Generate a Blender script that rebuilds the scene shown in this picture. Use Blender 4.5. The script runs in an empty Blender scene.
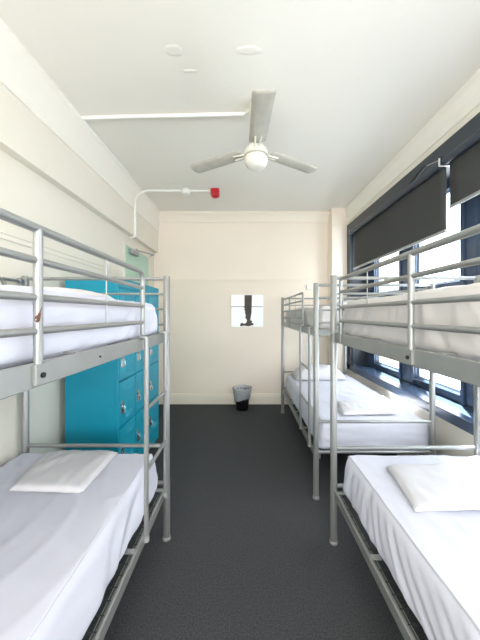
import bpy, bmesh, math, random
from mathutils import Vector, Matrix, noise
random.seed(7)
S = bpy.context.scene
COL = S.collection
S.view_settings.view_transform = 'Standard'
S.view_settings.look = 'None'
S.view_settings.gamma = 1
S.view_settings.use_curve_mapping = False
S.view_settings.exposure = 1.02

# ------------------------------------------------------------ materials
def srgb(r, g, b):
    f = lambda c: (c/255/12.92) if c/255 <= 0.04045 else ((c/255+0.055)/1.055)**2.4
    return (f(r), f(g), f(b), 1)

def mat(name, col, rough=0.6, metal=0.0, bump=0.0, bscale=20, vary=0.0, vscale=3, spec=0.5, detail=4):
    m = bpy.data.materials.new(name); m.use_nodes = True
    nt = m.node_tree; p = nt.nodes['Principled BSDF']
    p.inputs['Base Color'].default_value = col
    p.inputs['Roughness'].default_value = rough
    p.inputs['Metallic'].default_value = metal
    p.inputs['Specular IOR Level'].default_value = spec
    tc = nt.nodes.new('ShaderNodeTexCoord')
    if vary:
        n = nt.nodes.new('ShaderNodeTexNoise'); n.inputs['Scale'].default_value = vscale
        n.inputs['Detail'].default_value = detail
        nt.links.new(tc.outputs['Object'], n.inputs['Vector'])
        r = nt.nodes.new('ShaderNodeValToRGB')
        r.color_ramp.elements[0].position = 0.3; r.color_ramp.elements[1].position = 0.7
        a = [c*(1-vary) for c in col[:3]]+[1]; b = [min(1, c*(1+vary)) for c in col[:3]]+[1]
        r.color_ramp.elements[0].color = a; r.color_ramp.elements[1].color = b
        nt.links.new(n.outputs['Fac'], r.inputs['Fac'])
        nt.links.new(r.outputs['Color'], p.inputs['Base Color'])
    if bump:
        n2 = nt.nodes.new('ShaderNodeTexNoise'); n2.inputs['Scale'].default_value = bscale
        n2.inputs['Detail'].default_value = 5
        nt.links.new(tc.outputs['Object'], n2.inputs['Vector'])
        bp = nt.nodes.new('ShaderNodeBump'); bp.inputs['Strength'].default_value = bump
        bp.inputs['Distance'].default_value = 0.01
        nt.links.new(n2.outputs['Fac'], bp.inputs['Height'])
        nt.links.new(bp.outputs['Normal'], p.inputs['Normal'])
    return m

M = {}
M['wall_back'] = mat('cream_wall_paint', srgb(247, 234, 217), .6, vary=.015, vscale=1.5, bump=.08, bscale=60)
M['wall'] = mat('pale_wall_paint', srgb(230, 224, 210), .6, vary=.015, vscale=1.5, bump=.08, bscale=60)
M['ceiling'] = mat('ceiling_paint', srgb(236, 232, 222), .7, vary=.02, vscale=1.0, bump=.12, bscale=30)
M['trim'] = mat('trim_paint', srgb(240, 236, 226), .45, bump=.05, bscale=40)
M['trim_cream'] = mat('trim_cream_paint', srgb(247, 236, 219), .45, bump=.05, bscale=40)
M['carpet'] = mat('charcoal_carpet', srgb(79, 80, 82), .95, vary=.36, vscale=120, bump=.9, bscale=220, spec=.1, detail=8)
M['steel'] = mat('silver_painted_steel', srgb(156, 157, 154), .36, metal=.5, bump=.05, bscale=120, vary=.03, vscale=6)
M['steel_flat'] = mat('silver_rail_steel', srgb(150, 151, 147), .42, metal=.4, bump=.05, bscale=90, vary=.04, vscale=8)
M['foot'] = mat('grey_rubber', srgb(150, 150, 148), .6)
M['bolt'] = mat('dark_bolt', srgb(45, 42, 42), .4, metal=.6)
M['zinc'] = mat('zinc', srgb(170, 172, 176), .3, metal=.9)
M['mesh'] = mat('black_wire', srgb(70, 70, 72), .45, metal=.5)
M['underlay'] = mat('black_underlay', srgb(22, 22, 24), .9)
M['sheet'] = mat('white_sheet', srgb(214, 214, 224), .8, bump=.25, bscale=9, spec=.2)
M['sheet_warm'] = mat('offwhite_sheet', srgb(214, 210, 207), .8, bump=.3, bscale=9, spec=.2)
M['pillow'] = mat('white_pillowcase', srgb(220, 217, 218), .8, bump=.25, bscale=14, spec=.2)
M['teal'] = mat('teal_locker_enamel', srgb(0, 150, 176), .45, vary=.03, vscale=4, bump=.03, bscale=60)
M['teal_dark'] = mat('teal_locker_slot', srgb(6, 90, 106), .6)
M['chrome'] = mat('chrome_latch', srgb(205, 208, 210), .2, metal=.9)
M['slate'] = mat('slate_blue_gloss_paint', srgb(62, 78, 100), .22, bump=.05, bscale=40)
M['slate_dark'] = mat('charcoal_gloss_paint', srgb(52, 60, 68), .38, bump=.04, bscale=40)
M['blind'] = mat('charcoal_blind_fabric', srgb(62, 63, 63), .85, bump=.1, bscale=300)
M['blind_tube'] = mat('charcoal_blind_tube', srgb(54, 62, 72), .45)
M['bar'] = mat('pale_alloy_bar', srgb(160, 162, 162), .35, metal=.3)
M['plastic'] = mat('white_plastic', srgb(238, 236, 228), .4)
M['bead'] = mat('pale_blue_glazing_bead', srgb(196, 208, 222), .4)
M['fan'] = mat('fan_cream_enamel', srgb(232, 228, 214), .35)
M['blade'] = mat('fan_blade_grey', srgb(186, 181, 168), .55, vary=.08, vscale=14)
M['conduit'] = mat('conduit_white', srgb(244, 243, 236), .4)
M['red'] = mat('red_plastic', srgb(190, 24, 38), .35)
M['door'] = mat('pale_green_door_paint', srgb(180, 212, 192), .5)
M['black'] = mat('black_plastic', srgb(22, 22, 24), .4)
M['rust'] = mat('brown_rust', srgb(92, 60, 44), .8, vary=.3, vscale=60)
M['build'] = mat('cream_render', srgb(236, 226, 196), .8, vary=.05, vscale=.6)
M['print_white'] = mat('bright_white_panel', srgb(255, 255, 255), .25)
M['brown'] = mat('dark_brown_print', srgb(84, 74, 66), .7, vary=.35, vscale=30)
M['grey_line'] = mat('grey_seam', srgb(170, 165, 165), .6)

def glassmat(name, tint, alpha_gloss=.06):
    m = bpy.data.materials.new(name); m.use_nodes = True
    nt = m.node_tree; nt.nodes.clear()
    o = nt.nodes.new('ShaderNodeOutputMaterial'); t = nt.nodes.new('ShaderNodeBsdfTransparent')
    g = nt.nodes.new('ShaderNodeBsdfGlossy'); mx = nt.nodes.new('ShaderNodeMixShader')
    t.inputs['Color'].default_value = tint; g.inputs['Roughness'].default_value = .03
    mx.inputs['Fac'].default_value = alpha_gloss
    nt.links.new(t.outputs[0], mx.inputs[1]); nt.links.new(g.outputs[0], mx.inputs[2])
    nt.links.new(mx.outputs[0], o.inputs[0])
    return m
M['glass'] = glassmat('window_glass', (.95, .98, 1, 1))
bag = bpy.data.materials.new('clear_bag_film'); bag.use_nodes = True
_p = bag.node_tree.nodes['Principled BSDF']
_p.inputs['Base Color'].default_value = srgb(205, 208, 210); _p.inputs['Roughness'].default_value = .25
_p.inputs['Alpha'].default_value = .72
M['bag'] = bag

# ------------------------------------------------------------ mesh helpers
class MB:
    def __init__(s): s.b = bmesh.new(); s.mats = []
    def mi(s, m):
        if m is None: return 0
        if m not in s.mats: s.mats.append(m)
        return s.mats.index(m)
    def box(s, x0, x1, y0, y1, z0, z1, bev=0, m=None):
        r = bmesh.ops.create_cube(s.b, size=1)
        vs = r['verts']
        for v in vs:
            v.co = Vector(((x0+x1)/2+v.co.x*(x1-x0), (y0+y1)/2+v.co.y*(y1-y0), (z0+z1)/2+v.co.z*(z1-z0)))
        fs = set(f for v in vs for f in v.link_faces)
        for f in fs: f.material_index = s.mi(m)
        if bev:
            es = list(set(e for v in vs for e in v.link_edges))
            bmesh.ops.bevel(s.b, geom=es, offset=bev, segments=2, affect='EDGES', profile=.5)
        return s
    def sweep(s, pts, r, seg=12, m=None, cap=True, radii=None):
        pts = [Vector(p) for p in pts]
        n = len(pts); rings = []
        t0 = (pts[1]-pts[0]).normalized()
        up = Vector((0, 0, 1)) if abs(t0.z) < .9 else Vector((1, 0, 0))
        a = t0.cross(up).normalized()
        for i in range(n):
            if i == 0: t = pts[1]-pts[0]
            elif i == n-1: t = pts[-1]-pts[-2]
            else: t = (pts[i+1]-pts[i]).normalized()+(pts[i]-pts[i-1]).normalized()
            t.normalize()
            a = (a-t*a.dot(t)).normalized(); b = t.cross(a)
            rr = radii[i] if radii else r
            rings.append([s.b.verts.new(pts[i]+a*math.cos(k*2*math.pi/seg)*rr+b*math.sin(k*2*math.pi/seg)*rr) for k in range(seg)])
        mi = s.mi(m)
        for i in range(n-1):
            for k in range(seg):
                f = s.b.faces.new((rings[i][k], rings[i][(k+1) % seg], rings[i+1][(k+1) % seg], rings[i+1][k]))
                f.smooth = True; f.material_index = mi
        if cap:
            for rg in (rings[0], rings[-1]):
                f = s.b.faces.new(rg); f.material_index = mi
                for e in f.edges: e.smooth = False
        return s
    def bend(s, pts, r, rad=.04, seg=12, m=None, steps=6):
        pts = [Vector(p) for p in pts]; out = [pts[0]]
        for i in range(1, len(pts)-1):
            p = pts[i]; a = (pts[i-1]-p); c = (pts[i+1]-p)
            d = min(rad, a.length*.45, c.length*.45)
            A = p+a.normalized()*d; C = p+c.normalized()*d
            for k in range(steps+1):
                t = k/steps
                out.append(A*(1-t)**2+p*2*t*(1-t)+C*t*t)
        out.append(pts[-1])
        return s.sweep(out, r, seg, m)
    def lathe(s, cx, cy, prof, seg=32, m=None, wob=None):
        rings = []
        for (r, z) in prof:
            ring = []
            for k in range(seg):
                a = k*2*math.pi/seg; rr = r; zz = z
                if wob: rr, zz = wob(r, z, a)
                ring.append(s.b.verts.new((cx+rr*math.cos(a), cy+rr*math.sin(a), zz)))
            rings.append(ring)
        mi = s.mi(m)
        for i in range(len(rings)-1):
            for k in range(seg):
                f = s.b.faces.new((rings[i][k], rings[i][(k+1) % seg], rings[i+1][(k+1) % seg], rings[i+1][k]))
                f.smooth = True; f.material_index = mi
        for rg in (rings[0], rings[-1]):
            f = s.b.faces.new(rg); f.material_index = mi
        return s
    def prism_y(s, prof, y0, y1, m=None):
        a = [s.b.verts.new((x, y0, z)) for x, z in prof]; b = [s.b.verts.new((x, y1, z)) for x, z in prof]
        s._close(a, b, m); return s
    def prism_x(s, prof, x0, x1, m=None):
        a = [s.b.verts.new((x0, y, z)) for y, z in prof]; b = [s.b.verts.new((x1, y, z)) for y, z in prof]
        s._close(a, b, m); return s
    def _close(s, a, b, m):
        mi = s.mi(m); n = len(a)
        fs = [s.b.faces.new(a), s.b.faces.new(b[::-1])]
        for i in range(n): fs.append(s.b.faces.new((a[i], b[i], b[(i+1) % n], a[(i+1) % n])))
        for f in fs: f.material_index = mi
    def build(s, name, material, parent=None, offset=None):
        bmesh.ops.recalc_face_normals(s.b, faces=s.b.faces)
        off = Vector((0, 0, 0))
        if parent is not None:
            q = parent
            while q is not None: off += q.location; q = q.parent
        elif offset is not None: off = Vector(offset)
        if off.length: bmesh.ops.translate(s.b, verts=s.b.verts, vec=-off)
        me = bpy.data.meshes.new(name)
        s.b.to_mesh(me); s.b.free()
        me.materials.append(material)
        for m_ in s.mats:
            if m_ is not material: me.materials.append(m_)
        o = bpy.data.objects.new(name, me); COL.objects.link(o)
        if parent is not None: o.parent = parent
        elif offset is not None: o.location = offset
        return o

def tag(o, label, cat, group=None):
    o['label'] = label; o['category'] = cat
    if group: o['group'] = group
    return o
def struct(o):
    o['kind'] = 'structure'; return o
def thing(name, loc, label, cat, group=None):
    o = bpy.data.objects.new(name, None); o.location = loc; o.empty_display_size = .1; COL.objects.link(o)
    return tag(o, label, cat, group)

# ------------------------------------------------------------ room
XL, XR, YB, YF, H = -1.50, 1.65, 4.62, -1.6, 3.18
struct(MB().box(XL-.2, XR+.5, YF-.2, YB+.2, -.12, 0).build('floor', M['carpet']))
struct(MB().box(XL-.2, XR+.5, YF-.2, YB+.2, H, H+.12).build('ceiling', M['ceiling']))
struct(MB().box(XL-.2, XR+.5, YB, YB+.2, 0, H).build('wall_back', M['wall_back']))
struct(MB().box(XL-.2, XL, YF, YB, 0, H).build('wall_left', M['wall']))
# right wall round the long window opening
OY0, OY1, OZ0, OZ1 = -.75, 4.27, .66, 2.76
w = MB()
w.box(XR, XR+.35, YF, YB, 0, OZ0); w.box(XR, XR+.35, YF, YB, OZ1, H)
w.box(XR, XR+.35, OY1, YB, OZ0, OZ1); w.box(XR, XR+.35, YF, OY0, OZ0, OZ1)
struct(w.build('wall_right', M['wall']))
# unseen rear wall, with an opening added to let sky light in
w = MB()
w.box(XL-.2, XR+.35, YF-.2, YF, 0, 1.0); w.box(XL-.2, XR+.35, YF-.2, YF, 2.45, H)
w.box(XL-.2, -1.2, YF-.2, YF, 1.0, 2.45); w.box(1.35, XR+.35, YF-.2, YF, 1.0, 2.45)
struct(w.build('wall_rear', M['wall']))
# corner pillar
struct(MB().box(1.395, XR, 4.39, YB, 0, H, .004).build('trim_1', M['wall_back']))
# bulkhead beam on the left
BX = -1.43
struct(MB().box(XL, BX, YF, YB, 2.515, H, .003).build('trim_2', M['wall']))
# coving left (on the bulkhead), back and right
def cove(a, b, z0, z1, n=6):       # a = offset at the wall, b = offset at the ceiling
    return [(a+(b-a)*(1-math.cos(t*math.pi/2/n)), z0+(z1-z0)*math.sin(t*math.pi/2/n)) for t in range(n+1)]
pl = [(BX, H), (BX, 2.86), (BX+.012, 2.86), (BX+.012, 2.885)]+[(BX+.012+.03*(k/5)**1.5, 2.885+.24*k/5) for k in range(1, 6)]+[(BX+.05, 3.14), (BX+.05, H)]
struct(MB().prism_y(pl, YF, YB).build('trim_3', M['trim']))
pb = [(YB, H), (YB, 3.02), (YB-.02, 3.02), (YB-.02, 3.04), (YB-.035, 3.07), (YB-.06, 3.11), (YB-.075, 3.13), (YB-.10, 3.14), (YB-.10, H)]
struct(MB().prism_x(pb, BX, 1.395).build('trim_4', M['trim_cream']))
pr = [(XR, H), (XR, 2.97), (XR-.012, 2.97), (XR-.012, 2.99), (XR-.02, 3.05), (XR-.035, 3.12), (XR-.04, H)]
struct(MB().prism_y(pr, YF, 4.39).build('trim_5', M['trim']))
# picture rails
pp = [(YB, 2.03), (YB-.012, 2.03), (YB-.016, 2.045), (YB-.012, 2.055), (YB-.022, 2.065), (YB-.022, 2.075), (YB, 2.075)]
struct(MB().prism_x(pp, XL, 1.395).build('trim_6', M['trim_cream']))
ql = [(XL, 1.965), (XL+.008, 1.965), (XL+.009, 1.975), (XL+.004, 1.980), (XL+.004, 1.998), (XL+.010, 2.003), (XL+.010, 2.012), (XL, 2.012)]
struct(MB().prism_y(ql, YF, 3.30).build('trim_7', M['wall']))
# baseboards
bb = [(YB, 0), (YB-.018, 0), (YB-.018, .13), (YB-.014, .145), (YB-.012, .165), (YB-.006, .175), (YB, .175)]
struct(MB().prism_x(bb, XL, 1.395).build('baseboard_back', M['trim_cream']))
bl = [(XL, 0), (XL+.018, 0), (XL+.018, .13), (XL+.012, .165), (XL, .175)]
struct(MB().prism_y(bl, YF, 3.36).build('baseboard_left', M['trim']))
br = [(XR, 0), (XR-.018, 0), (XR-.018, .13), (XR-.012, .165), (XR, .175)]
struct(MB().prism_y(br, YF, 4.39).build('baseboard_right', M['trim']))

# door on the left wall
d = struct(MB().box(XL, XL+.014, 3.48, 4.30, .01, 2.37, .003).build('door_1', M['door']))
f = MB()
f.box(XL, XL+.016, 3.42, 3.475, 0, 2.43, .003); f.box(XL, XL+.016, 4.305, 4.36, 0, 2.43, .003)
f.box(XL, XL+.016, 3.475, 4.305, 2.375, 2.43, .003)
f.build('door_frame', M['wall'], d)
c = MB()
c.box(XL+.014, XL+.065, 3.56, 3.80, 2.285, 2.345, .008)
cl = c.build('door_closer', M['zinc'], d)
MB().sweep([(XL+.065, 3.70, 2.35), (XL+.20, 4.00, 2.352)], .009).sweep([(XL+.20, 4.00, 2.352), (XL+.03, 4.33, 2.405)], .009).sweep([(XL+.065, 3.70, 2.33), (XL+.065, 3.70, 2.37)], .014).build('closer_arm', M['zinc'], cl)
hd = MB(); hd.sweep([(XL+.014, 3.55, 1.03), (XL+.06, 3.55, 1.03)], .012); hd.sweep([(XL+.06, 3.545, 1.03), (XL+.06, 3.66, 1.03)], .009)
hd.build('door_handle', M['zinc'], d)

# ------------------------------------------------------------ window bank
wx0, wx1 = 1.89, 1.97
# casing on the wall face, reveal lining, sill
c = MB()
c.box(XR-.02, XR+.02, OY0-.1, 4.385, OZ1-.03, 2.90, .003)
c.box(XR-.02, XR+.02, OY1-.02, 4.385, OZ0, OZ1-.03, .003)
c.box(XR, wx1, OY1-.02, OY1, .72, OZ1)
c.box(XR, wx1, OY0, OY0+.02, .72, OZ1)
c.box(XR, wx1, OY0+.02, OY1-.02, OZ1-.02, OZ1)
struct(c.build('trim_8', M['slate_dark']))
struct(MB().box(XR-.02, wx1, OY0-.1, 4.385, .635, .72, .004).build('trim_9', M['slate']))
wins = [(3.36, 3.97), (2.41, 3.057), (1.49, 2.10), (.53, 1.14), (-.43, .18)]
edges = [OY1-.02] + [ (wins[i][0]+wins[i+1][1])/2 for i in range(4)] + [OY0+.02]
for i, (a, b) in enumerate(wins):
    e1, e0 = edges[i], edges[i+1]
    fr = MB()
    fr.box(wx0, wx1, b, e1, .72, OZ1-.02, .003)          # pier far
    fr.box(wx0, wx1, e0, a, .72, OZ1-.02, .003)          # pier near
    fr.box(wx0, wx1, a, b, .72, .80, .003)
    fr.box(wx0+.01, wx1, a, b, 1.65, 1.79, .003)
    fr.box(wx0, wx1, a, b, 2.66, OZ1-.02, .003)
    fr.box(wx0-.02, wx0, b+.01, b+.045, .72, OZ1-.02, .002)
    fr.box(wx0-.02, wx0, a-.045, a-.01, .72, OZ1-.02, .002)
    fr.box(wx0-.02, wx0, a-.01, b+.01, .775, .795, .002)
    wo = struct(fr.build('window_%d' % (i+1), M['slate']))
    for (z0, z1) in ((.80, 1.65), (1.79, 2.66)):
        s_ = MB()
        t = .022
        s_.box(wx0+.035, wx0+.06, a, a+t, z0, z1); s_.box(wx0+.035, wx0+.06, b-t, b, z0, z1)
        s_.box(wx0+.035, wx0+.06, a+t, b-t, z0, z0+t); s_.box(wx0+.035, wx0+.06, a+t, b-t, z1-t, z1)
        s_.build('sash', M['bead'], wo)
        MB().box(wx0+.045, wx0+.049, a+t, b-t, z0+t, z1-t).build('pane', M['glass'], wo)

# roller blinds
def blind(y0, y1, ztube, zbot, label, nearbr=True, arm=False):
    r = thing('roller_blind', (1.615, (y0+y1)/2, ztube), label, 'blind', 'charcoal roller blinds over the long window')
    MB().sweep([(1.578, y0+.008, ztube), (1.578, y1-.008, ztube)], .031, 20).build('roller_tube', M['blind_tube'], r)
    f = MB()
    n = 24
    prof = [(1.609, ztube), (1.609, zbot)]
    rows = []
    for k in range(n+1):
        z = ztube+(zbot-ztube)*k/n
        rows.append([f.b.verts.new((1.609+.0012*math.sin(j*.9)*k/n, y0+.012+(y1-y0-.024)*j/20, z)) for j in range(21)])
    for k in range(n):
        for j in range(20):
            q = f.b.faces.new((rows[k][j], rows[k][j+1], rows[k+1][j+1], rows[k+1][j])); q.smooth = True
    o = f.build('blind_fabric', M['blind'], r)
    sm = o.modifiers.new('t', 'SOLIDIFY'); sm.thickness = .0015; sm.offset = 0
    MB().box(1.600, 1.618, y0+.012, y1-.012, zbot-.024, zbot, .004).build('bottom_bar', M['bar'], r)
    for yy in (y0, y1-.008):
        b = MB(); b.box(1.54, 1.63, yy, yy+.007, ztube-.034, ztube+.034, .003)
        b.build('end_bracket', M['plastic'] if (arm and yy == y0) else M['zinc'] if arm else M['blind_tube'], r)
    if arm:
        MB().sweep([(1.575, 2.66, ztube+.012), (1.57, 2.62, ztube+.035), (1.565, 2.42, ztube+.075), (1.565, 2.37, ztube+.07)], .012, 10, radii=[.006, .015, .014, .004]).build('spring_arm', M['black'], r)
        MB().sweep([(1.565, 2.39, ztube+.072), (1.575, 2.25, ztube+.045)], .004, 8).build('control_rod', M['zinc'], r)
    return r
blind(2.19, 4.07, 2.70, 2.175, 'charcoal roller blind nearest the back wall, over the far half of the dark window frame', arm=True)
blind(.42, 2.176, 2.70, 2.345, 'charcoal roller blind at the right edge of the photo, rolled higher than its neighbour')

# ------------------------------------------------------------ lockers
lx0, lx1, ly0, ly1 = -1.445, -1.016, 2.235, 3.30
L = thing('locker_bank', (-1.24, 2.77, 0), 'teal metal locker bank with small latched doors, behind the left bunk bed', 'lockers')
b = MB()
b.box(lx0, lx1-.02, ly0, ly1, .04, 1.80, .004)
b.box(lx1-.02, lx1, ly0, ly0+.018, .04, 1.80, .002); b.box(lx1-.02, lx1, ly1-.018, ly1, .04, 1.80, .002)
b.box(lx1-.02, lx1, ly0+.018, ly1-.018, 1.722, 1.80, .002); b.box(lx1-.02, lx1, ly0+.018, ly1-.018, .04, .172, .002)
b.build('body', M['teal'], L)
MB().box(lx0+.02, lx1-.03, ly0+.02, ly1-.02, 0, .04).build('plinth', M['black'], L)
cw = (ly1-ly0-.036)/3
for ci in range(3):
    for ri in range(4):
        y0 = ly0+.018+ci*cw; z0 = .175+ri*.385
        dm = MB()
        dm.box(lx1-.018, lx1+.001, y0+.006, y0+cw-.006, z0+.007, z0+.378, .003)
        for vz in (z0+.05, z0+.285):
            for k in range(4):
                dm.prism_y([(lx1-.001, vz+k*.015), (lx1+.005, vz+k*.015), (lx1-.001, vz+k*.015+.010)], y0+.12, y0+cw-.07)
        dr = dm.build('locker_door', M['teal'], L)
        hy = y0+.055; hz = z0+.17
        h = MB()
        h.box(lx1, lx1+.006, hy-.024, hy+.024, hz-.06, hz+.045, .003)
        h.bend([(lx1+.004, hy-.014, hz+.01), (lx1+.020, hy-.014, hz-.005), (lx1+.020, hy-.008, hz-.05), (lx1+.020, hy+.008, hz-.05), (lx1+.020, hy+.014, hz-.005), (lx1+.004, hy+.014, hz+.01)], .0028, .008, 8)
        h.sweep([(lx1+.003, hy-.03, hz+.02), (lx1+.022, hy-.03, hz+.02)], .006, 8)
        h.build('latch', M['chrome'], dr)

# ------------------------------------------------------------ bunk beds
def bunk(label, xo, xw, y0, y1, ladder, verts, rods, chip=False):
    """xo aisle post x, xw wall post x, y0 near end, y1 far end"""
    sg = 1 if xw > xo else -1          # direction aisle -> wall
    ZT = 1.752
    R = thing('bunk_bed', ((xo+xw)/2, (y0+y1)/2, 0), label, 'bunk bed', 'silver tube bunk beds')
    pr = .0215
    for x in (xo, xw):
        for y in (y0, y1):
            p = MB(); p.sweep([(x, y, .012), (x, y, .40)], pr+.0015, 16); p.sweep([(x, y, .40), (x, y, ZT-.004), (x, y, ZT)], pr, 16, radii=[pr, pr, pr-.004])
            po = p.build('post', M['steel'], R)
            MB().lathe(x, y, [(pr+.006, 0), (pr+.006, .012), (pr+.002, .022)], 16).build('foot_cap', M['foot'], po)
    # end frames: guard bars above, lower bars
    for y in (y0, y1):
        for z, r in ((1.735, .0115), (1.633, .008), (1.533, .008), (1.430, .008), (.623, .0125), (.375, .0125)):
            MB().sweep([(xo+sg*.01, y, z), (xw-sg*.01, y, z)], r, 12).build('end_bar', M['steel'], R)
        MB().box(min(xo, xw)+.015, max(xo, xw)-.015, y-.012, y+.012, 1.325, 1.375, .003).build('end_rail', M['steel_flat'], R)
    # side rails: angle sections with a bearing flange
    for x, s in ((xo, sg), (xw, -sg)):
        for z0, z1 in ((.312, .362), (1.318, 1.380)):
            xa, xb = sorted((x-s*.004, x+s*.010)); fa, fb = sorted((x+s*.008, x+s*.042))
            m = MB(); m.box(xa, xb, y0+.015, y1-.015, z0, z1, .003); m.box(fa, fb, y0+.015, y1-.015, z0+.012, z0+.018)
            m.box(min(fa, fb), max(fa, fb)-.0, y0+.015, y0+.02, z0, z1)
            ro = m.build('side_rail', M['steel_flat'], R)
            if x == xo:
                for yy in [y0+.06+k*(y1-y0-.12)/4 for k in range(5)]:
                    MB().box(min(x, x+s*.05), max(x, x+s*.05), yy-.014, yy+.014, z1-.002, z1+.004, .001).build('rail_clip', M['steel'], ro)
                for yy in (y0+.035, y1-.035, (y0+y1)/2+.12):
                    MB().sweep([(x-s*.004, yy, (z0+z1)/2), (x-s*.008, yy, (z0+z1)/2)], .0035, 10).build('bolt', M['bolt'] if z0 > 1 else M['zinc'], ro)
    # wire mesh bases
    xa, xb = sorted((xo+sg*.018, xw-sg*.018))
    for z in (.352, 1.352):
        g = MB()
        n = 36
        for k in range(n):
            yy = y0+.03+(y1-y0-.06)*k/(n-1)
            g.sweep([(xa, yy, z), (xb, yy, z)], .0022, 5, cap=False)
        for k in range(18):
            xx = xa+.004+(xb-xa-.008)*k/17
            g.sweep([(xx, y0+.03, z+.003), (xx, y1-.03, z+.003)], .0022, 5, cap=False)
        g.build('wire_mesh', M['mesh'], R)
    # guard rail on the aisle side
    ZB = [1.713, 1.633, 1.541, 1.458]
    xg = xo
    ya, yb = verts[0], verts[-1]
    g = MB()
    g.bend([(xg, ya, 1.318), (xg, ya, ZB[0]), (xg, yb, ZB[0]), (xg, yb, 1.318)], .0115, .055 if ladder and ladder[0] > .5 and y0 < 1 else .016, 14)
    gr = g.build('guard_rail', M['steel'], R)
    for z in ZB[1:]:
        MB().sweep([(xg, ya, z), (xg, yb, z)], .0095, 12).build('guard_bar', M['steel'], gr)
    for v in verts[1:-1]:
        MB().sweep([(xg-sg*.003, v, 1.366), (xg-sg*.003, v, ZB[0]-.002)], .0108, 12).build('guard_post', M['steel'], gr)
    for v in verts[1:-1]:
        xa_, xb_ = sorted((xg-sg*.014, xg-sg*.003))
        o = MB().box(xa_, xb_, v-.021, v+.021, 1.325, 1.376, .002).build('bracket', M['steel_flat'], gr)
        MB().sweep([(xg-sg*.013, v, 1.348), (xg-sg*.019, v, 1.348)], .007, 10).build('bolt', M['bolt'], gr)
    for v in rods:
        MB().sweep([(xg-sg*.004, v, ZB[3]), (xg-sg*.004, v, ZB[0])], .0028, 8).build('thin_rod', M['steel'], gr)
    # wall side guard: top tube, one lower bar, posts
    g = MB()
    g.bend([(xw, y0+.16, 1.37), (xw, y0+.16, 1.715), (xw, y1-.16, 1.715), (xw, y1-.16, 1.37)], .0115, .05, 12)
    wg = g.build('wall_guard', M['steel'], R)
    MB().sweep([(xw, y0+.16, 1.60), (xw, y1-.16, 1.60)], .008, 10).build('guard_bar', M['steel'], wg)
    for yy in (y0, y1):
        s2 = 1 if yy == y0 else -1
        m = MB(); m.sweep([(xw, yy+s2*.02, 1.715), (xw, yy+s2*.17, 1.715)], .009, 10); m.sweep([(xw, yy+s2*.028, 1.715), (xw, yy+s2*.055, 1.715)], .018, 12)
        m.build('guard_clamp', M['zinc'], wg)
    # corner brackets
    for yy, s2 in ((y0, 1), (y1, -1)):
        a_, b_ = sorted((yy+s2*.004, yy+s2*.05)); xa_, xb_ = sorted((xo-sg*.024, xo-sg*.008))
        MB().box(xa_, xb_, a_, b_, 1.322, 1.378, .002).build('corner_bracket', M['steel_flat'], R)
    # ladder
    if ladder:
        la, lb = ladder
        xl = xo-sg*.036
        m = MB()
        for yy in (la, lb):
            m.bend([(xl, yy, .39), (xl, yy, 1.384), (xl+sg*.03, yy, 1.386)], .0115, .012, 14)
        lo = m.build('ladder', M['steel'], R)
        for z in (.725, 1.03):
            MB().sweep([(xl, la, z), (xl, lb, z)], .0095, 12).build('rung', M['steel'], lo)
        for yy in (la, lb):
            MB().sweep([(xl, yy, .384), (xl, yy, .41)], .0145, 12).build('ladder_cap', M['foot'], lo)
    if chip:
        v = verts[-2] if chip == 1 else verts[1]
        m = MB(); rr = .0112
        cx, cy = xg-sg*.003, v
        pts = [(-100, 1.484), (-62, 1.478), (-35, 1.483), (-20, 1.500), (-12, 1.520), (-32, 1.508), (-60, 1.498), (-85, 1.494)]
        vs = [m.b.verts.new((cx+rr*math.cos(math.radians(a)), cy+rr*math.sin(math.radians(a)), z)) for a, z in pts]
        # small fan around the tube
        cvt = m.b.verts.new((cx+rr*1.02*math.cos(math.radians(-52)), cy+rr*1.02*math.sin(math.radians(-52)), 1.490))
        for k in range(len(vs)): m.b.faces.new((cvt, vs[k], vs[(k+1) % len(vs)]))
        m.build('rust_chip', M['rust'], gr)
    return R

bunk('silver bunk bed on the left, ladder at its far end before the teal lockers', -.516, -1.458, -.12, 1.847, (1.362, 1.694), [-.02, .69, 1.41], [1.03, .33], chip=1)
bunk('silver bunk bed at near right, its far post standing before the second bunk', .588, 1.534, -.15, 1.816, None, [.27, .97, 1.68], [1.312, .62])
bunk('silver bunk bed in the back right corner with a ladder on its near end', .587, 1.534, 2.258, 4.20, (2.335, 2.70), [2.76, 3.55, 4.12], [3.85, 3.15])

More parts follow.
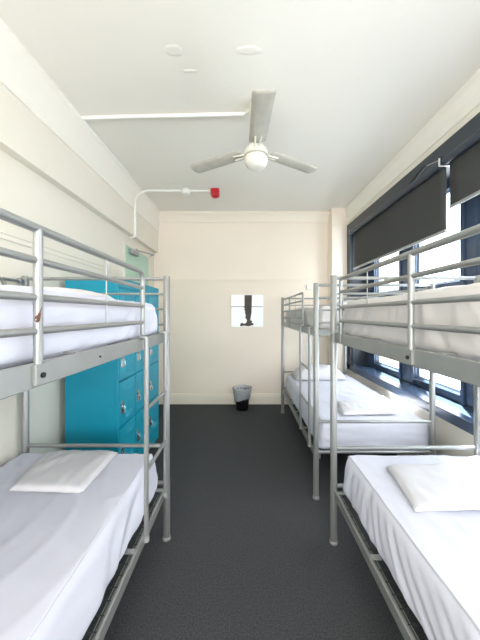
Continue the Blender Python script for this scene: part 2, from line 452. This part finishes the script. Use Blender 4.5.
# ------------------------------------------------------------ bedding
def softbox(x0, x1, y0, y1, z0, z1, r, nx, ny, nz, disp):
    b = bmesh.new()
    cx, cy, cz = (x0+x1)/2, (y0+y1)/2, (z0+z1)/2
    hx, hy, hz = (x1-x0)/2, (y1-y0)/2, (z1-z0)/2
    key = {}
    def V(i, j, k):
        if (i, j, k) not in key:
            # concentrate samples near borders
            def q(t, n):
                u = t/n*2-1
                return math.copysign(1-(1-abs(u))**1.15, u)
            p = Vector((q(i, nx)*hx, q(j, ny)*hy, q(k, nz)*hz))
            c = Vector((max(-hx+r, min(hx-r, p.x)), max(-hy+r, min(hy-r, p.y)), max(-hz+min(r, hz*.98), min(hz-min(r, hz*.98), p.z))))
            d = p-c
            if d.length > 1e-6:
                # rounded: project to radius (only when beyond two axes)
                n = d.normalized()
                rr = min(r, hz*.98)
                p = c+Vector((n.x*r, n.y*r, n.z*rr))
            else: n = p.normalized()
            p = Vector((cx, cy, cz))+p
            p = p+disp(p, n, (i/nx, j/ny, k/nz))
            key[(i, j, k)] = b.verts.new(p)
        return key[(i, j, k)]
    def quad(a, b_, c, d):
        f = b.faces.new((a, b_, c, d)); f.smooth = True
    for i in range(nx):
        for j in range(ny):
            quad(V(i, j, 0), V(i, j+1, 0), V(i+1, j+1, 0), V(i+1, j, 0))
            quad(V(i, j, nz), V(i+1, j, nz), V(i+1, j+1, nz), V(i, j+1, nz))
    for i in range(nx):
        for k in range(nz):
            quad(V(i, 0, k), V(i+1, 0, k), V(i+1, 0, k+1), V(i, 0, k+1))
            quad(V(i, ny, k), V(i, ny, k+1), V(i+1, ny, k+1), V(i+1, ny, k))
    for j in range(ny):
        for k in range(nz):
            quad(V(0, j, k), V(0, j, k+1), V(0, j+1, k+1), V(0, j+1, k))
            quad(V(nx, j, k), V(nx, j+1, k), V(nx, j+1, k+1), V(nx, j, k+1))
    return b

def mattress(label, x0, x1, y0, y1, z0, z1, m, seed, aisle, tuck=.02):
    def disp(p, n, uv):
        s = Vector((seed*3.1, seed*1.7, 0))
        o = Vector((0, 0, 0))
        h = (p.z-z0)/(z1-z0)
        if n.z > .3:
            wz = min(1, (n.z-.3)/.6); wz = wz*wz*(3-2*wz)
            o.z += wz*.006*noise.noise(Vector((p.x*3, p.y*1.6, 0))+s)
            w = noise.noise(Vector((p.x*2, p.y*1.5, 7))+s)*1.2
            v = 1-abs(noise.noise(Vector((p.x*6+p.y*1.5+w, p.y*1.3-p.x*.7, 1))+s))*3.2
            o.z += wz*.005*max(0, v)**2
            v = 1-abs(noise.noise(Vector((p.x*2.2-w, p.y*5+p.x*3, 4))+s))*4
            o.z += wz*.0035*max(0, v)**2
        k = min(1, max(0, (1.02-h)*3))*(1 if h > .06 else .4)
        if abs(n.x) > .15:
            wz = min(1, (abs(n.x)-.15)/.6); k = k*wz*wz*(3-2*wz)
            q = p.y*6+h*2.4*math.sin(p.y*2.1+seed)
            v = noise.noise(Vector((q, h*.9, 5))+s)+.55*noise.noise(Vector((q*2.6, h*1.6, 9))+s)+.3*(1-abs(noise.noise(Vector((q*1.4, h*1.2, 3))+s))*5)
            o.x += math.copysign(1, n.x)*(.0095*v*k-tuck*h*h*min(1, abs(n.x)*1.5))
            o.z += .006*noise.noise(Vector((p.y*7, 0, 11))+s)*(1-h)
        if abs(n.y) > .15:
            v = noise.noise(Vector((p.x*3+h*2, h*4, 5))+s)+.6*noise.noise(Vector((p.x*4, h*9+p.x*3, 2))+s)
            o.y += math.copysign(1, n.y)*(.010*v*k-tuck*.5*h*h)*min(1, (abs(n.y)-.15)/.5)
        return o
    b = softbox(x0, x1, y0, y1, z0, z1, .04, 60, 170, 14, disp)
    mb = MB(); mb.b.free(); mb.b = b
    o = mb.build('mattress', m, None, ((x0+x1)/2, (y0+y1)/2, z0))
    tag(o, label, 'mattress', 'white sheeted bunk mattresses')
    return o
mattress('white sheeted mattress on the lower left bunk, under the left flat pillow', -1.462, -.552, -.08, 1.812, .366, .602, M['sheet'], 1, 1, .03)
mattress('white sheeted mattress on the upper left bunk, behind its guard rail', -1.43, -.548, -.07, 1.79, 1.366, 1.568, M['sheet'], 2, 1)
mattress('white sheeted mattress on the lower bunk at near right', .624, 1.535, -.11, 1.785, .366, .604, M['sheet'], 3, -1, .03)
mattress('white sheeted mattress on the upper bunk at near right, behind its guard rail', .622, 1.505, -.11, 1.775, 1.366, 1.576, M['sheet_warm'], 4, -1)
mattress('white sheeted mattress on the lower bunk in the back right corner', .622, 1.56, 2.29, 4.15, .366, .600, M['sheet'], 5, -1, .02)
mattress('white sheeted mattress on the upper bunk in the back right corner', .622, 1.505, 2.30, 4.15, 1.366, 1.566, M['sheet_warm'], 6, -1)

def pillow(label, corners, zb, th, m, seed, puff=1.0, name='pillow'):
    """corners: near-left, near-right, far-right, far-left in (x, y)"""
    c = [Vector((x, y, 0)) for x, y in corners]
    b = bmesh.new(); N = 30; top = {}; bot = {}
    for i in range(N+1):
        for j in range(N+1):
            u, v = i/N, j/N
            p = c[0]*(1-u)*(1-v)+c[1]*u*(1-v)+c[2]*u*v+c[3]*(1-u)*v
            e = min(u, 1-u)*2; g = min(v, 1-v)*2
            prof = (1-(1-e)**3.2)*(1-(1-g)**3.2)
            prof = prof**(.32 if puff < 1 else .6)
            w = .006*noise.noise(Vector((p.x*12, p.y*12, seed)))+.004*noise.noise(Vector((p.x*30, p.y*9, seed+4)))
            inw = .012*noise.noise(Vector((u*7, v*7, seed+8)))
            ctr = (c[0]+c[2])/2
            p = p+(p-ctr)*inw
            z = zb+.004+th*prof+w*min(1, prof*2)
            top[i, j] = b.verts.new((p.x, p.y, z))
            if i in (0, N) or j in (0, N): bot[i, j] = top[i, j]
            else: bot[i, j] = b.verts.new((p.x, p.y, zb))
    for i in range(N):
        for j in range(N):
            f = b.faces.new((top[i, j], top[i+1, j], top[i+1, j+1], top[i, j+1])); f.smooth = True
            f = b.faces.new((bot[i, j], bot[i, j+1], bot[i+1, j+1], bot[i+1, j])); f.smooth = True
    mb = MB(); mb.b.free(); mb.b = b
    ctr = (c[0]+c[2])/2
    o = mb.build(name, m, None, (ctr.x, ctr.y, zb))
    tag(o, label, 'pillow', 'white pillows on the bunks')
    return o
pillow('flat white pillow on the lower left bunk, before the teal lockers', [(-1.175, 1.385), (-.80, 1.365), (-.80, 1.765), (-1.25, 1.77)], .612, .036, M['pillow'], 1, .9)
pillow('flat white pillow on the upper left bunk, behind the guard rail', [(-1.38, 1.15), (-.72, 1.15), (-.76, 1.66), (-1.38, 1.66)], 1.578, .045, M['pillow'], 2, .9)
pillow('flat white pillow on the lower bunk at near right', [(.765, 1.235), (1.27, 1.255), (1.28, 1.61), (.82, 1.60)], .614, .036, M['pillow'], 3, .9)
pillow('flat white pillow on the upper bunk at near right', [(.80, .85), (1.42, .85), (1.42, 1.40), (.80, 1.40)], 1.586, .030, M['pillow'], 4, .9)
pillow('puffy white pillow at the far end of the lower bunk in the back right corner', [(.70, 3.70), (1.38, 3.72), (1.38, 4.10), (.70, 4.10)], .614, .165, M['pillow'], 5)
pillow('white pillow on the upper bunk in the back right corner', [(.82, 2.42), (1.40, 2.42), (1.40, 2.85), (.82, 2.85)], 1.576, .05, M['pillow'], 6)
pillow('low white pillow near the foot of the lower bunk in the back right corner', [(.86, 2.42), (1.36, 2.44), (1.28, 2.80), (.92, 2.78)], .613, .035, M['pillow'], 7, .9)

# ------------------------------------------------------------ ceiling fan
FX, FY = .097, 2.22
F = thing('ceiling_fan', (FX, FY, H), 'white three-blade ceiling fan hanging on a short rod from the ceiling', 'ceiling fan')
MB().lathe(FX, FY, [(.012, 2.99), (.03, 3.0), (.055, 3.10), (.062, H)], 28).build('canopy', M['fan'], F)
MB().sweep([(FX, FY, 2.84), (FX, FY, 3.02)], .012, 14).build('down_rod', M['fan'], F)
mt = MB().lathe(FX, FY, [(.02, 2.662), (.055, 2.668), (.080, 2.687), (.092, 2.715), (.094, 2.745), (.089, 2.752), (.094, 2.76), (.094, 2.80), (.086, 2.806), (.086, 2.815), (.06, 2.845), (.022, 2.855)], 36).build('motor_housing', M['fan'], F)
MB().lathe(FX, FY, [(.0955, 2.752), (.0965, 2.757), (.0955, 2.762)], 36).build('trim_band', M['blade'], mt)
for ang in (-88, 29, 153):
    a = math.radians(ang); d = Vector((math.cos(a), math.sin(a), 0)); s_ = Vector((-d.y, d.x, 0))
    m = MB(); nl = 14; rows = []
    for i in range(nl+1):
        t = i/nl; r0 = .12+t*.50
        wd = .064+.008*t
        if t > .93: wd *= .93
        row = []
        for k in range(5):
            q = (k/4-.5)*2
            z = 2.80+.010*(q*q) + q*wd*.06 - .005*t
            row.append((Vector((FX, FY, 0))+d*(r0-.012*q*q*(t > .99))+s_*q*wd+Vector((0, 0, z))))
        rows.append(row)
    vt = [[m.b.verts.new(p+Vector((0, 0, .0015))) for p in r_] for r_ in rows]
    vb = [[m.b.verts.new(p-Vector((0, 0, .0015))) for p in r_] for r_ in rows]
    for i in range(nl):
        for k in range(4):
            m.b.faces.new((vt[i][k], vt[i][k+1], vt[i+1][k+1], vt[i+1][k])).smooth = True
            m.b.faces.new((vb[i][k], vb[i+1][k], vb[i+1][k+1], vb[i][k+1])).smooth = True
        m.b.faces.new((vt[i][0], vt[i+1][0], vb[i+1][0], vb[i][0])); m.b.faces.new((vt[i][4], vb[i][4], vb[i+1][4], vt[i+1][4]))
    for k in range(4):
        m.b.faces.new((vt[0][k], vb[0][k], vb[0][k+1], vt[0][k+1])); m.b.faces.new((vt[nl][k], vt[nl][k+1], vb[nl][k+1], vb[nl][k]))
    bl_ = m.build('blade', M['blade'], F)
    m = MB()
    o_ = Vector((FX, FY, 0))
    for q in (-.022, .022):
        p0 = o_+d*.085+s_*q*.7+Vector((0, 0, 2.79)); p1 = o_+d*.20+s_*q+Vector((0, 0, 2.796+q*.2))
        m.sweep([p0, p1], .007, 8)
    m.build('blade_arm', M['fan'], bl_)

# ------------------------------------------------------------ conduits and alarm
C1 = thing('ceiling_conduit', (-.7, 2.33, H), 'white conduit crossing the ceiling from the left coving to the fan', 'conduit')
MB().bend([(BX+.052, 3.30, 3.168), (BX+.048, 2.345, 3.162), (.01, 2.30, 3.162)], .016, .03, 12).build('pipe', M['conduit'], C1)
MB().lathe(.045, 2.30, [(.042, 3.145), (.045, 3.15), (.045, H)], 24).build('junction_box', M['plastic'], C1)
C2 = thing('alarm_conduit', (-.9, 3.72, H), 'white bent conduit rising up the left beam and along the ceiling to the red alarm', 'conduit')
MB().bend([(-.448, 3.74, 3.163), (BX+.085, 3.74, 3.166), (BX+.014, 3.60, 3.02), (BX+.014, 3.60, 2.500), (-1.485, 3.60, 2.497)], .0155, .07, 12).build('pipe', M['conduit'], C2)
MB().lathe(-.785, 3.74, [(.04, 3.11), (.056, 3.12), (.058, H)], 24).build('junction_box', M['plastic'], C2)
A_ = thing('fire_alarm_sounder', (-.39, 3.74, H), 'small red alarm sounder on the ceiling at the end of the conduit', 'alarm')
MB().box(-.447, -.333, 3.683, 3.797, 3.09, H, .014).build('sounder_body', M['red'], A_)
MB().lathe(-.39, 3.74, [(.012, 3.070), (.040, 3.075), (.043, 3.092)], 24).build('sounder_grille', M['red'], A_)

# paint patches on the ceiling
def patch(cx, cy, rx, ry, label, seed):
    m = MB(); ring = []; n = 40
    ctr = m.b.verts.new((cx, cy, H-.0035)); prev = None; rings = []
    for q, z in ((.5, H-.0035), (.85, H-.003), (1, H+.0005)):
        rg = []
        for k in range(n):
            a = k*2*math.pi/n
            w = 1+.16*noise.noise(Vector((math.cos(a)*2, math.sin(a)*2, seed)))
            rg.append(m.b.verts.new((cx+rx*q*w*math.cos(a), cy+ry*q*w*math.sin(a), z)))
        rings.append(rg)
    for k in range(n):
        m.b.faces.new((ctr, rings[0][k], rings[0][(k+1) % n])).smooth = True
        for j in range(2): m.b.faces.new((rings[j][k], rings[j][(k+1) % n], rings[j+1][(k+1) % n], rings[j+1][k])).smooth = True
    o = m.build('ceiling_patch', M['ceiling'], None, (cx, cy, H))
    tag(o, label, 'plaster patch', 'raised patches on the ceiling')
patch(-.448, 1.765, .062, .042, 'round raised white patch on the ceiling, left of the other large one', 1)
patch(.03, 1.765, .085, .032, 'wide lens-shaped raised patch on the ceiling before the fan', 3)
patch(-.37, 1.915, .055, .014, 'thin small raised patch on the ceiling behind the round one', 5)

# ------------------------------------------------------------ back wall: white square, switch, socket
P = thing('wall_panel', (.05, YB, 1.28), 'small bright white square panel with a dark column motif on the back wall', 'wall panel')
px0, px1, pz0, pz1 = -.215, .317, 1.285, 1.817
MB().box(px0, px1, YB-.02, YB, pz0, pz1, .003).build('white_board', M['print_white'], P)
m = MB()
xl_ = lambda u: px0+(u-97)/(347-97)*(px1-px0)
zl_ = lambda v: pz1-(v-127)/(370-127)*(pz1-pz0)
out = [(202, 129), (260, 129), (258, 215), (256, 262), (250, 300), (246, 318), (262, 325), (258, 338), (274, 345), (270, 356), (250, 360), (232, 366), (205, 360), (166, 364), (170, 346), (182, 338), (200, 347), (216, 338), (222, 318), (208, 300), (212, 280), (205, 262), (208, 250), (198, 240), (206, 228), (194, 220), (202, 212)]
a = [m.b.verts.new((xl_(u), YB-.0235, zl_(v))) for u, v in out]; b_ = [m.b.verts.new((xl_(u), YB-.020, zl_(v))) for u, v in out]
m._close(a, b_, None)
m.build('dark_column', M['brown'], P)
MB().box(px0+.004, xl_(202), YB-.022, YB-.02, zl_(219), zl_(213)).box(xl_(258), px1-.004, YB-.022, YB-.02, zl_(219), zl_(213)).build('cross_seam', M['grey_line'], P)
sw = MB().box(1.04, 1.115, YB-.035, YB, 1.905, 1.99, .006).build('sensor_box', M['plastic'], None, (1.07, YB, 1.90))
tag(sw, 'small white box high on the back wall above the corner bunk', 'sensor')
sk = thing('wall_socket', (1.07, YB, .93), 'white wall socket on the back wall between the corner bunks', 'socket')
MB().box(1.03, 1.10, YB-.01, YB, .88, .99, .004).build('face_plate', M['plastic'], sk)
MB().box(1.055, 1.075, YB-.014, YB-.01, .93, .955, .001).build('switch', M['trim'], sk)

# ------------------------------------------------------------ waste bin
B = thing('waste_bin', (-.03, 4.36, 0), 'black waste bin lined with a clear bag, standing against the back wall', 'bin')
MB().lathe(-.03, 4.36, [(.085, 0), (.092, .004), (.128, .29), (.135, .30), (.135, .308), (.124, .308), (.088, .012), (.08, .012)], 32).build('bucket', M['black'], B)
def wob(r, z, a):
    k = noise.noise(Vector((math.cos(a)*2.5, math.sin(a)*2.5, z*8)))
    rr = r*(1+.05*k)+.004*math.sin(a*17+z*30)
    return rr, z+(.045*math.sin(a*1+2.6)+.02*k if z < .2 else .012*k)
bm_ = MB(); seg = 64
prof = [(.113, .13), (.122, .16), (.130, .21), (.139, .28), (.146, .318), (.150, .345), (.140, .350), (.128, .33), (.118, .28)]
rings = []
for r, z in prof:
    rg = []
    for k in range(seg):
        a = k*2*math.pi/seg; rr, zz = wob(r, z, a)
        rg.append(bm_.b.verts.new((-.03+rr*math.cos(a), 4.36+rr*math.sin(a), zz)))
    rings.append(rg)
for i in range(len(rings)-1):
    for k in range(seg):
        bm_.b.faces.new((rings[i][k], rings[i][(k+1) % seg], rings[i+1][(k+1) % seg], rings[i+1][k])).smooth = True
bm_.build('bin_bag', M['bag'], B)

# ------------------------------------------------------------ outside
nb = thing('neighbouring_building', (5.6, 15, -8), 'pale cream building outside, seen through the farthest window', 'building')
MB().box(3.5, 7.9, 13, 17, -8, 9).build('facade', M['build'], nb)
for zz in (-1.2, 1.9, 5.0):
    for xx in (4.2, 5.6):
        MB().box(xx, xx+.8, 12.97, 13.0, zz, zz+1.4).build('window', M['slate_dark'], nb)

# ------------------------------------------------------------ light
W = bpy.data.worlds.new('World'); S.world = W; W.use_nodes = True
bg = W.node_tree.nodes['Background']
bg.inputs['Color'].default_value = (.93, .965, 1.0, 1); bg.inputs['Strength'].default_value = 5.2
sun = bpy.data.lights.new('sun', 'SUN'); sun.energy = 34; sun.angle = math.radians(.6); sun.color = (1, .96, .9)
so = bpy.data.objects.new('sun', sun); COL.objects.link(so)
so.rotation_euler = Vector((-.25, -.5, -.9)).to_track_quat('-Z', 'Y').to_euler()
def area(name, loc, direction, sx, sy, power, col=(1, 1, 1)):
    l = bpy.data.lights.new(name, 'AREA'); l.shape = 'RECTANGLE'; l.size = sx; l.size_y = sy; l.energy = power; l.color = col
    o = bpy.data.objects.new(name, l); COL.objects.link(o); o.location = loc
    o.rotation_euler = Vector(direction).to_track_quat('-Z', 'Z').to_euler()
    return o
# sampling portals in the side windows and the added rear opening (they emit nothing themselves)
for a in (area('window_portal', (2.02, 1.76, 1.74), (-1, 0, 0), 5.0, 2.04, 1), area('rear_portal', (.075, YF-.1, 1.725), (0, 1, 0), 2.55, 1.45, 1)):
    a.data.cycles.is_portal = True
# added fill lamp on the ceiling, unseen behind the camera
LT = thing('added_lamp', (0, -.75, H), 'added white batten lamp on the ceiling, unseen behind the camera', 'lamp')
MB().box(-.6, .6, -.80, -.70, 3.12, H, .006).build('added_lamp_body', M['plastic'], LT)
area('added_fill_light', (0, -.75, 3.05), (0, .0, -1), 1.2, .12, 18, (1, .97, .92))

# ------------------------------------------------------------ camera
cam = bpy.data.cameras.new('camera'); cam.sensor_fit = 'HORIZONTAL'; cam.sensor_width = 36
cam.lens = 277/480*36; cam.shift_x = -4/480; cam.shift_y = -6/480; cam.clip_start = .02
co = bpy.data.objects.new('camera', cam); COL.objects.link(co)
co.location = (0, 0, 1.5); co.rotation_euler = (math.pi/2, 0, 0)
S.camera = co
